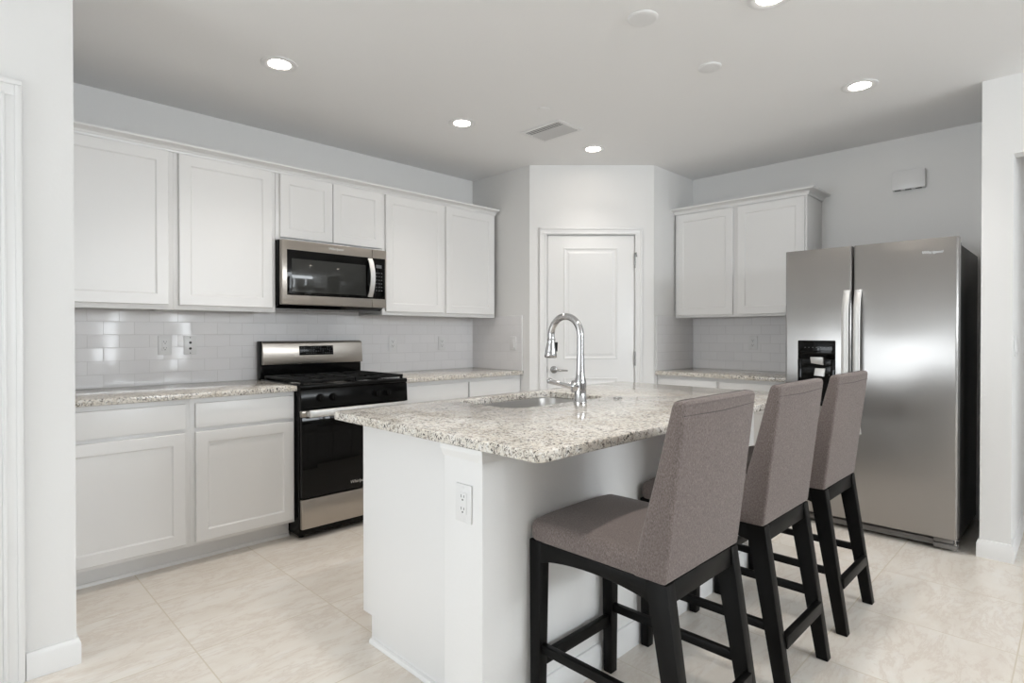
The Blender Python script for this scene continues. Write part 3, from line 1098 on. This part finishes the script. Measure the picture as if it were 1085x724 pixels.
dirn = Vector((-0.75, 0.66, 0)).normalized()
b.tube([hub + dirn * 0.015, hub + dirn * 0.034, hub + dirn * 0.040, hub + dirn * 0.044], [0.027, 0.0275, 0.025, 0.016], 24)
st = hub + dirn * 0.036
b.tube([st, st + dirn * 0.03 + Vector((0, 0, 0.004)), st + dirn * 0.07 + Vector((0, 0, 0.014)), st + dirn * 0.108 + Vector((0, 0, 0.026)), st + dirn * 0.116 + Vector((0, 0, 0.028))], [0.015, 0.0105, 0.0105, 0.0135, 0.008], 16)
b.build('lever_handle', M['chrome'], fa, angle=60)
bt = MB().lathe([(0.022, T + 0.0002), (0.022, T + 0.003), (0.019, T + 0.0045), (0.016, T + 0.0046), (0.0155, T + 0.006), (0.004, T + 0.0062)], (2.332, 1.605, 0), 'z', 28).build('sink_button', M['nickel'])
tag(bt, 'small round chrome push button in the granite beside the tap', 'button')

# ------------------------------------------------------------------ outlets and switches


def plate(m, u, z, kind, label, cat, d=0.0, w=0.072, h=0.117):
    name = {'outlet': 'power_outlet', 'switch': 'light_switch', 'jack': 'jack_plate'}[kind]
    o = thing(name, label, cat, m @ Vector((u, d, z)))
    MB(m).box(u - w / 2, u + w / 2, d - 0.006, d - 0.0002, z - h / 2, z + h / 2, 0.0025).build('cover_plate', M['plate'], o)
    if kind == 'outlet':
        MB(m).box(u - 0.0165, u + 0.0165, d - 0.0085, d - 0.005, z - 0.0335, z + 0.0335, 0.0012).build('socket', M['plate'], o)
        b = MB(m)
        for zz in (z - 0.019, z + 0.019):
            b.box(u - 0.0075, u - 0.0055, d - 0.0089, d - 0.007, zz - 0.001, zz + 0.008)
            b.box(u + 0.0055, u + 0.0075, d - 0.0089, d - 0.007, zz + 0.0, zz + 0.007)
            b.lathe([(0.0028, d - 0.0089), (0.0028, d - 0.007)], (u, 0, zz - 0.0075), 'y', 12)
        b.build('slots', M['slot'], o, 'dark plug slots')
    elif kind == 'switch':
        b = MB(m)
        b.hexa([(u - 0.0165, d - 0.0105, z - 0.033), (u + 0.0165, d - 0.0105, z - 0.033), (u + 0.0165, d - 0.004, z - 0.033), (u - 0.0165, d - 0.004, z - 0.033)],
               [(u - 0.0165, d - 0.0065, z + 0.033), (u + 0.0165, d - 0.0065, z + 0.033), (u + 0.0165, d - 0.004, z + 0.033), (u - 0.0165, d - 0.004, z + 0.033)], 0.001)
        b.build('rocker', M['plate'], o)
    else:
        for zz in (z - 0.020, z + 0.017):
            MB(m).lathe([(0.0075, d - 0.005), (0.0075, d - 0.009), (0.005, d - 0.0095), (0.0045, d - 0.014), (0.002, d - 0.0142)], (u, 0, zz), 'y', 14).build('jack', M['slot'], o, 'dark cable jack')
    for zz in (z - 0.0485, z + 0.0485):
        MB(m).lathe([(0.003, d - 0.0058), (0.003, d - 0.0068), (0.001, d - 0.007)], (u, 0, zz), 'y', 10).build('screw', M['slot'] if kind == 'jack' else M['plate'], o)
    return o


TS = -0.0082
plate(FL, 0.975, 1.171, 'outlet', 'white double power outlet on the tiles, at the left of the jack plate', 'outlet', TS)
plate(FL, 1.115, 1.169, 'jack', 'white wall plate with two dark jacks on the tiles', 'wall plate', TS)
plate(FL, 2.603, 1.160, 'outlet', 'white power outlet on the tiles just past the range backguard', 'outlet', TS)
plate(FL, 3.106, 1.156, 'outlet', 'white power outlet on the tiles near the inside corner by the pantry', 'outlet', TS)
plate(FR, -1.980, 1.163, 'outlet', 'white power outlet on the tiles beside the refrigerator', 'outlet', TS)
FP = frame((PX, 0, 0), (0, -1, 0), (1, 0, 0))
plate(FP, -3.447, 1.158, 'switch', 'white rocker switch on the tiled pantry side wall', 'switch', TS)
FIE = frame((IX0, 0, 0), (0, -1, 0), (1, 0, 0))
FH = frame((0, 0.277, 0), (1, 0, 0), (0, 1, 0))
plate(FH, 4.27, 1.172, 'switch', 'white light switch on the hall wall beyond the refrigerator', 'switch', 0.0, 0.115)
plate(FIE, -1.352, 0.721, 'outlet', 'white power outlet on the end of the island low wall', 'outlet', 0.0, 0.075, 0.118)

# ------------------------------------------------------------------ on the ceiling and high on the wall


def beam(x, y, energy):
    """a downlight's downward beam"""
    l = bpy.data.lights.new('downlight_beam', 'SPOT')
    l.energy = energy
    l.spot_size = math.radians(112)
    l.spot_blend = 1.0
    l.shadow_soft_size = 0.055
    l.color = (1.0, 0.945, 0.885)
    o = bpy.data.objects.new('downlight_beam', l)
    o.location = (x, y, CEIL - 0.012)
    COL.objects.link(o)


def downlight(x, y, label, power=1.0):
    o = thing('ceiling_light', label, 'ceiling light', (x, y, CEIL), 'recessed downlights')
    z = CEIL
    b = MB()
    t_ = bmesh.new()
    prof = [(0.090, z - 0.0002), (0.090, z - 0.004), (0.084, z - 0.0065), (0.072, z - 0.006), (0.0555, z - 0.002), (0.0555, z - 0.0002)]
    rings = [[t_.verts.new((x + r * math.cos(2 * PI * k / 40), y + r * math.sin(2 * PI * k / 40), h)) for k in range(40)] for r, h in prof]
    for p, q in zip(rings, rings[1:] + rings[:1]):
        for k in range(40):
            t_.faces.new((p[k], p[(k + 1) % 40], q[(k + 1) % 40], q[k]))
    bmesh.ops.recalc_face_normals(t_, faces=t_.faces[:])
    b.merge(t_)
    b.build('trim_ring', M['plate'], o)
    MB().lathe([(0.0550, z - 0.0004), (0.0550, z - 0.0018), (0.03, z - 0.0020)], (x, y, 0), 'z', 40).build('lens', M['lens'], o, 'glowing round lens')
    beam(x, y, BEAM * power)


downlight(1.255, 2.959, 'lit round downlight above the left run of wall cabinets')
downlight(2.462, 2.931, 'lit round downlight in the ceiling out in front of the microwave')
downlight(3.510, 2.640, 'lit round downlight above the pantry door', 0.45)
downlight(3.678, 0.905, 'lit round downlight in front of the refrigerator')
downlight(2.447, 0.930, 'lit round downlight above the stools, cut off by the top edge of the photo')
beam(1.240, 0.930, BEAM * 1.25)      # the sixth one, above the near end of the island and outside the frame

for x, y, r, lb in ((2.208, 1.390, 0.066, 'blank round ceiling cover plate, the larger of the two over the island'), (2.862, 1.397, 0.058, 'blank round ceiling cover plate farther along over the island')):
    o = MB().lathe([(r, CEIL - 0.0002), (r, CEIL - 0.004), (r - 0.004, CEIL - 0.007), (r - 0.012, CEIL - 0.0085), (0.01, CEIL - 0.0095)], (x, y, 0), 'z', 40).build('ceiling_cover_plate', M['plate'])
    tag(o, lb, 'cover plate')
o = MB().lathe([(0.040, CEIL - 0.0002), (0.040, CEIL - 0.003), (0.036, CEIL - 0.004), (0.01, CEIL - 0.0042)], (2.671, 2.395, 0), 'z', 32).build('ceiling_sprinkler_cover', M['ceiling'])
tag(o, 'small flat round sprinkler cover in the ceiling beside the air vent', 'sprinkler cover')

vt = thing('ceiling_vent', 'white louvred air vent in the ceiling with dark slots', 'air vent', (2.99, 2.61, CEIL))
vx0, vx1, vy0, vy1 = 2.862, 3.128, 2.432, 2.79
z = CEIL
slab_with_hole([(vx0, vy0), (vx1, vy0), (vx1, vy1), (vx0, vy1)], [(vx0 + 0.028, vy0 + 0.028), (vx1 - 0.028, vy0 + 0.028), (vx1 - 0.028, vy1 - 0.028), (vx0 + 0.028, vy1 - 0.028)], z - 0.006, z - 0.0003, 0.0015).build('frame', M['plate'], vt)
MB().box(vx0 + 0.02, vx1 - 0.02, vy0 + 0.02, vy1 - 0.02, z - 0.0012, z - 0.0004).build('duct', M['slot'], vt, 'dark duct opening')
for k in range(9):
    xc = vx0 + 0.034 + (vx1 - vx0 - 0.068) * (k + 0.5) / 9
    if k < 3:      # open slats, the dark duct shows between them
        p, q, hp_, hq = xc - 0.001, xc + 0.010, 0.0026, 0.0026
    else:          # slats turned the other way
        p, q, hp_, hq = xc - 0.0115, xc + 0.009, 0.002, 0.011
    b = MB()
    b.hexa([(p, vy0 + 0.028, z - hp_), (q, vy0 + 0.028, z - hq), (q, vy1 - 0.028, z - hq), (p, vy1 - 0.028, z - hp_)],
           [(p, vy0 + 0.028, z - hp_ + 0.0014), (q, vy0 + 0.028, z - hq + 0.0014), (q, vy1 - 0.028, z - hq + 0.0014), (p, vy1 - 0.028, z - hp_ + 0.0014)])
    b.build('slat', M['vent'], vt)

ch = thing('door_chime', 'white rectangular door chime box high on the refrigerator wall', 'door chime', (XW, 0.885, 2.32))
b = MB(FR)
b.box(-0.982, -0.788, -0.045, -0.001, 2.262, 2.392, 0.004)
b.build('cover', M['plate'], ch)
for k in range(3):
    MB(FR).box(-0.968 + k * 0.062, -0.968 + k * 0.062 + 0.036, -0.041, -0.012, 2.2605, 2.2635).build('slot', M['grey_print'], ch, 'dark sound slot')

# ------------------------------------------------------------------ counter stools
OY = 0.970                       # the stools' middle in y


def stool():
    t = thing('counter_stool', '', 'stool', (0, 0, 0), 'upholstered counter stools at the island')

    def Y(y):
        return y - OY
    # seat cushion: rounded block with a soft crown
    s = bmesh.new()
    nx, ny = 14, 14
    x0, x1, y0, y1 = -0.222, 0.222, Y(0.790), Y(1.262)

    def se(a, n=3.4):
        return (1 - min(1, abs(a)) ** n) ** (1 / n)
    rows = []
    for layer in range(1):
        pass
    b = MB()
    b.box(x0, x1, y0, y1, 0.583, 0.652, 0.024, 4)
    q = b.bm
    bmesh.ops.subdivide_edges(q, edges=[e for e in q.edges if e.calc_length() > 0.2], cuts=9, use_grid_fill=True)
    for v in q.verts:
        if v.co.z > 0.62:
            ax = (v.co.x - (x0 + x1) / 2) / ((x1 - x0) / 2)
            ay = (v.co.y - (y0 + y1) / 2) / ((y1 - y0) / 2)
            v.co.z += 0.016 * max(0, 1 - ax ** 2) * max(0, 1 - ay ** 4)
        # front corners are rounded in plan
        if v.co.y > y1 - 0.10:
            k = (v.co.y - (y1 - 0.10)) / 0.10
            v.co.x *= 1 - 0.015 * k * k
        ax = abs(v.co.x) / x1
        if v.co.y > 0.2:
            v.co.y -= 0.012 * ax ** 4
    s.free()
    b.build('seat', M['fabric'], t, angle=60)
    # backrest: thin at the top, wide where it meets the seat
    b = MB()
    prof = [(Y(0.766), 0.586), (Y(0.712), 1.048), (Y(0.711), 1.062), (Y(0.717), 1.071), (Y(0.737), 1.073), (Y(0.747), 1.068), (Y(0.752), 1.052), (Y(0.800), 0.860), (Y(0.846), 0.690), (Y(0.866), 0.600), (Y(0.868), 0.586)]
    b.prism(prof, 'x', -0.221, 0.221, 0.010, 3)
    for v in b.bm.verts:                      # the top edge dips a little at its middle
        if v.co.z > 0.9:
            v.co.z += 0.006 * ((v.co.x / 0.22) ** 2 - 1) * (v.co.z - 0.9) / 0.17
    back = b.build('backrest', M['fabric'], t, angle=40)
    sm = MB()
    sm.tube([(-0.217, Y(0.7150) - 0.0002, 1.035), (0, Y(0.7150) - 0.0002, 1.030), (0.217, Y(0.7150) - 0.0002, 1.035)], 0.0017, 6)
    sm.build('seam', M['seam'], back, 'stitched seam')
    # legs
    for sx in (-1, 1):
        b = MB()
        xo, xi = sx * 0.216, sx * 0.172
        yb0, yb1, yt0, yt1 = Y(1.211), Y(1.253), Y(1.206), Y(1.256)
        b.hexa([(xo, yb0 + 0.004, 0.0), (xi + sx * 0.006, yb0 + 0.004, 0.0), (xi + sx * 0.006, yb1 - 0.004, 0.0), (xo, yb1 - 0.004, 0.0)],
               [(xo * 0.99, yt0, 0.588), (xi, yt0, 0.588), (xi, yt1, 0.588), (xo * 0.99, yt1, 0.588)], 0.003)
        b.build('leg', M['wood'], t)
        b = MB()
        b.hexa([(xo, Y(0.680), 0), (xi + sx * 0.004, Y(0.680), 0), (xi + sx * 0.004, Y(0.722), 0), (xo, Y(0.722), 0)],
               [(xo, Y(0.765), 0.586), (xi, Y(0.765), 0.586), (xi, Y(0.830), 0.586), (xo, Y(0.830), 0.586)], 0.003)
        b.build('leg', M['wood'], t)
    # side aprons with arched lower edge
    for sx in (-1, 1):
        lo = []
        for k in range(13):
            u = k / 12
            y = Y(0.80) + (Y(1.215) - Y(0.80)) * u
            lo.append((y, 0.520 + 0.028 * math.sin(PI * u) ** 0.7))
        prof = lo + [(Y(1.215), 0.586), (Y(0.80), 0.586)]
        b = MB()
        b.prism(prof, 'x', min(sx * 0.213, sx * 0.193), max(sx * 0.213, sx * 0.193), 0.002)
        b.build('side_apron', M['wood'], t)
    MB().hexa([(-0.175, Y(0.767), 0.528), (0.175, Y(0.767), 0.528), (0.175, Y(0.787), 0.528), (-0.175, Y(0.787), 0.528)],
              [(-0.175, Y(0.768), 0.586), (0.175, Y(0.768), 0.586), (0.175, Y(0.788), 0.586), (-0.175, Y(0.788), 0.586)], 0.002).build('rear_apron', M['wood'], t)
    MB().box(-0.175, 0.175, Y(1.228), Y(1.248), 0.528, 0.586, 0.002).build('front_apron', M['wood'], t)
    for sx in (-1, 1):
        MB().box(min(sx * 0.205, sx * 0.183), max(sx * 0.205, sx * 0.183), Y(0.735), Y(1.225), 0.229, 0.258, 0.003).build('stretcher', M['wood'], t)
    MB().box(-0.178, 0.178, Y(1.222), Y(1.244), 0.176, 0.214, 0.003).build('stretcher', M['wood'], t)
    MB().box(-0.178, 0.178, Y(0.702), Y(0.726), 0.178, 0.222, 0.003).build('stretcher', M['wood'], t)
    return t


def copy_tree(o, parent=None):
    c = o.copy()
    COL.objects.link(c)
    if parent is not None:
        c.parent = parent
    for k in [k for k in bpy.data.objects if k.parent is o]:
        copy_tree(k, c)
    return c


st0 = stool()
spots = [(1.548, 0, 'taupe upholstered counter stool nearest the viewer, its whole seat in sight'),
         (2.193, 0, 'taupe upholstered counter stool in the middle of the row of three'),
         (2.835, 0, 'taupe upholstered counter stool at the end of the row, nearest the refrigerator')]
protos = [st0] + [copy_tree(st0) for _ in spots[1:]]
for o, (x, a, lb) in zip(protos, spots):
    o.location = (x, OY, 0)
    o.rotation_euler = (0, 0, math.radians(a))
    o['label'] = lb
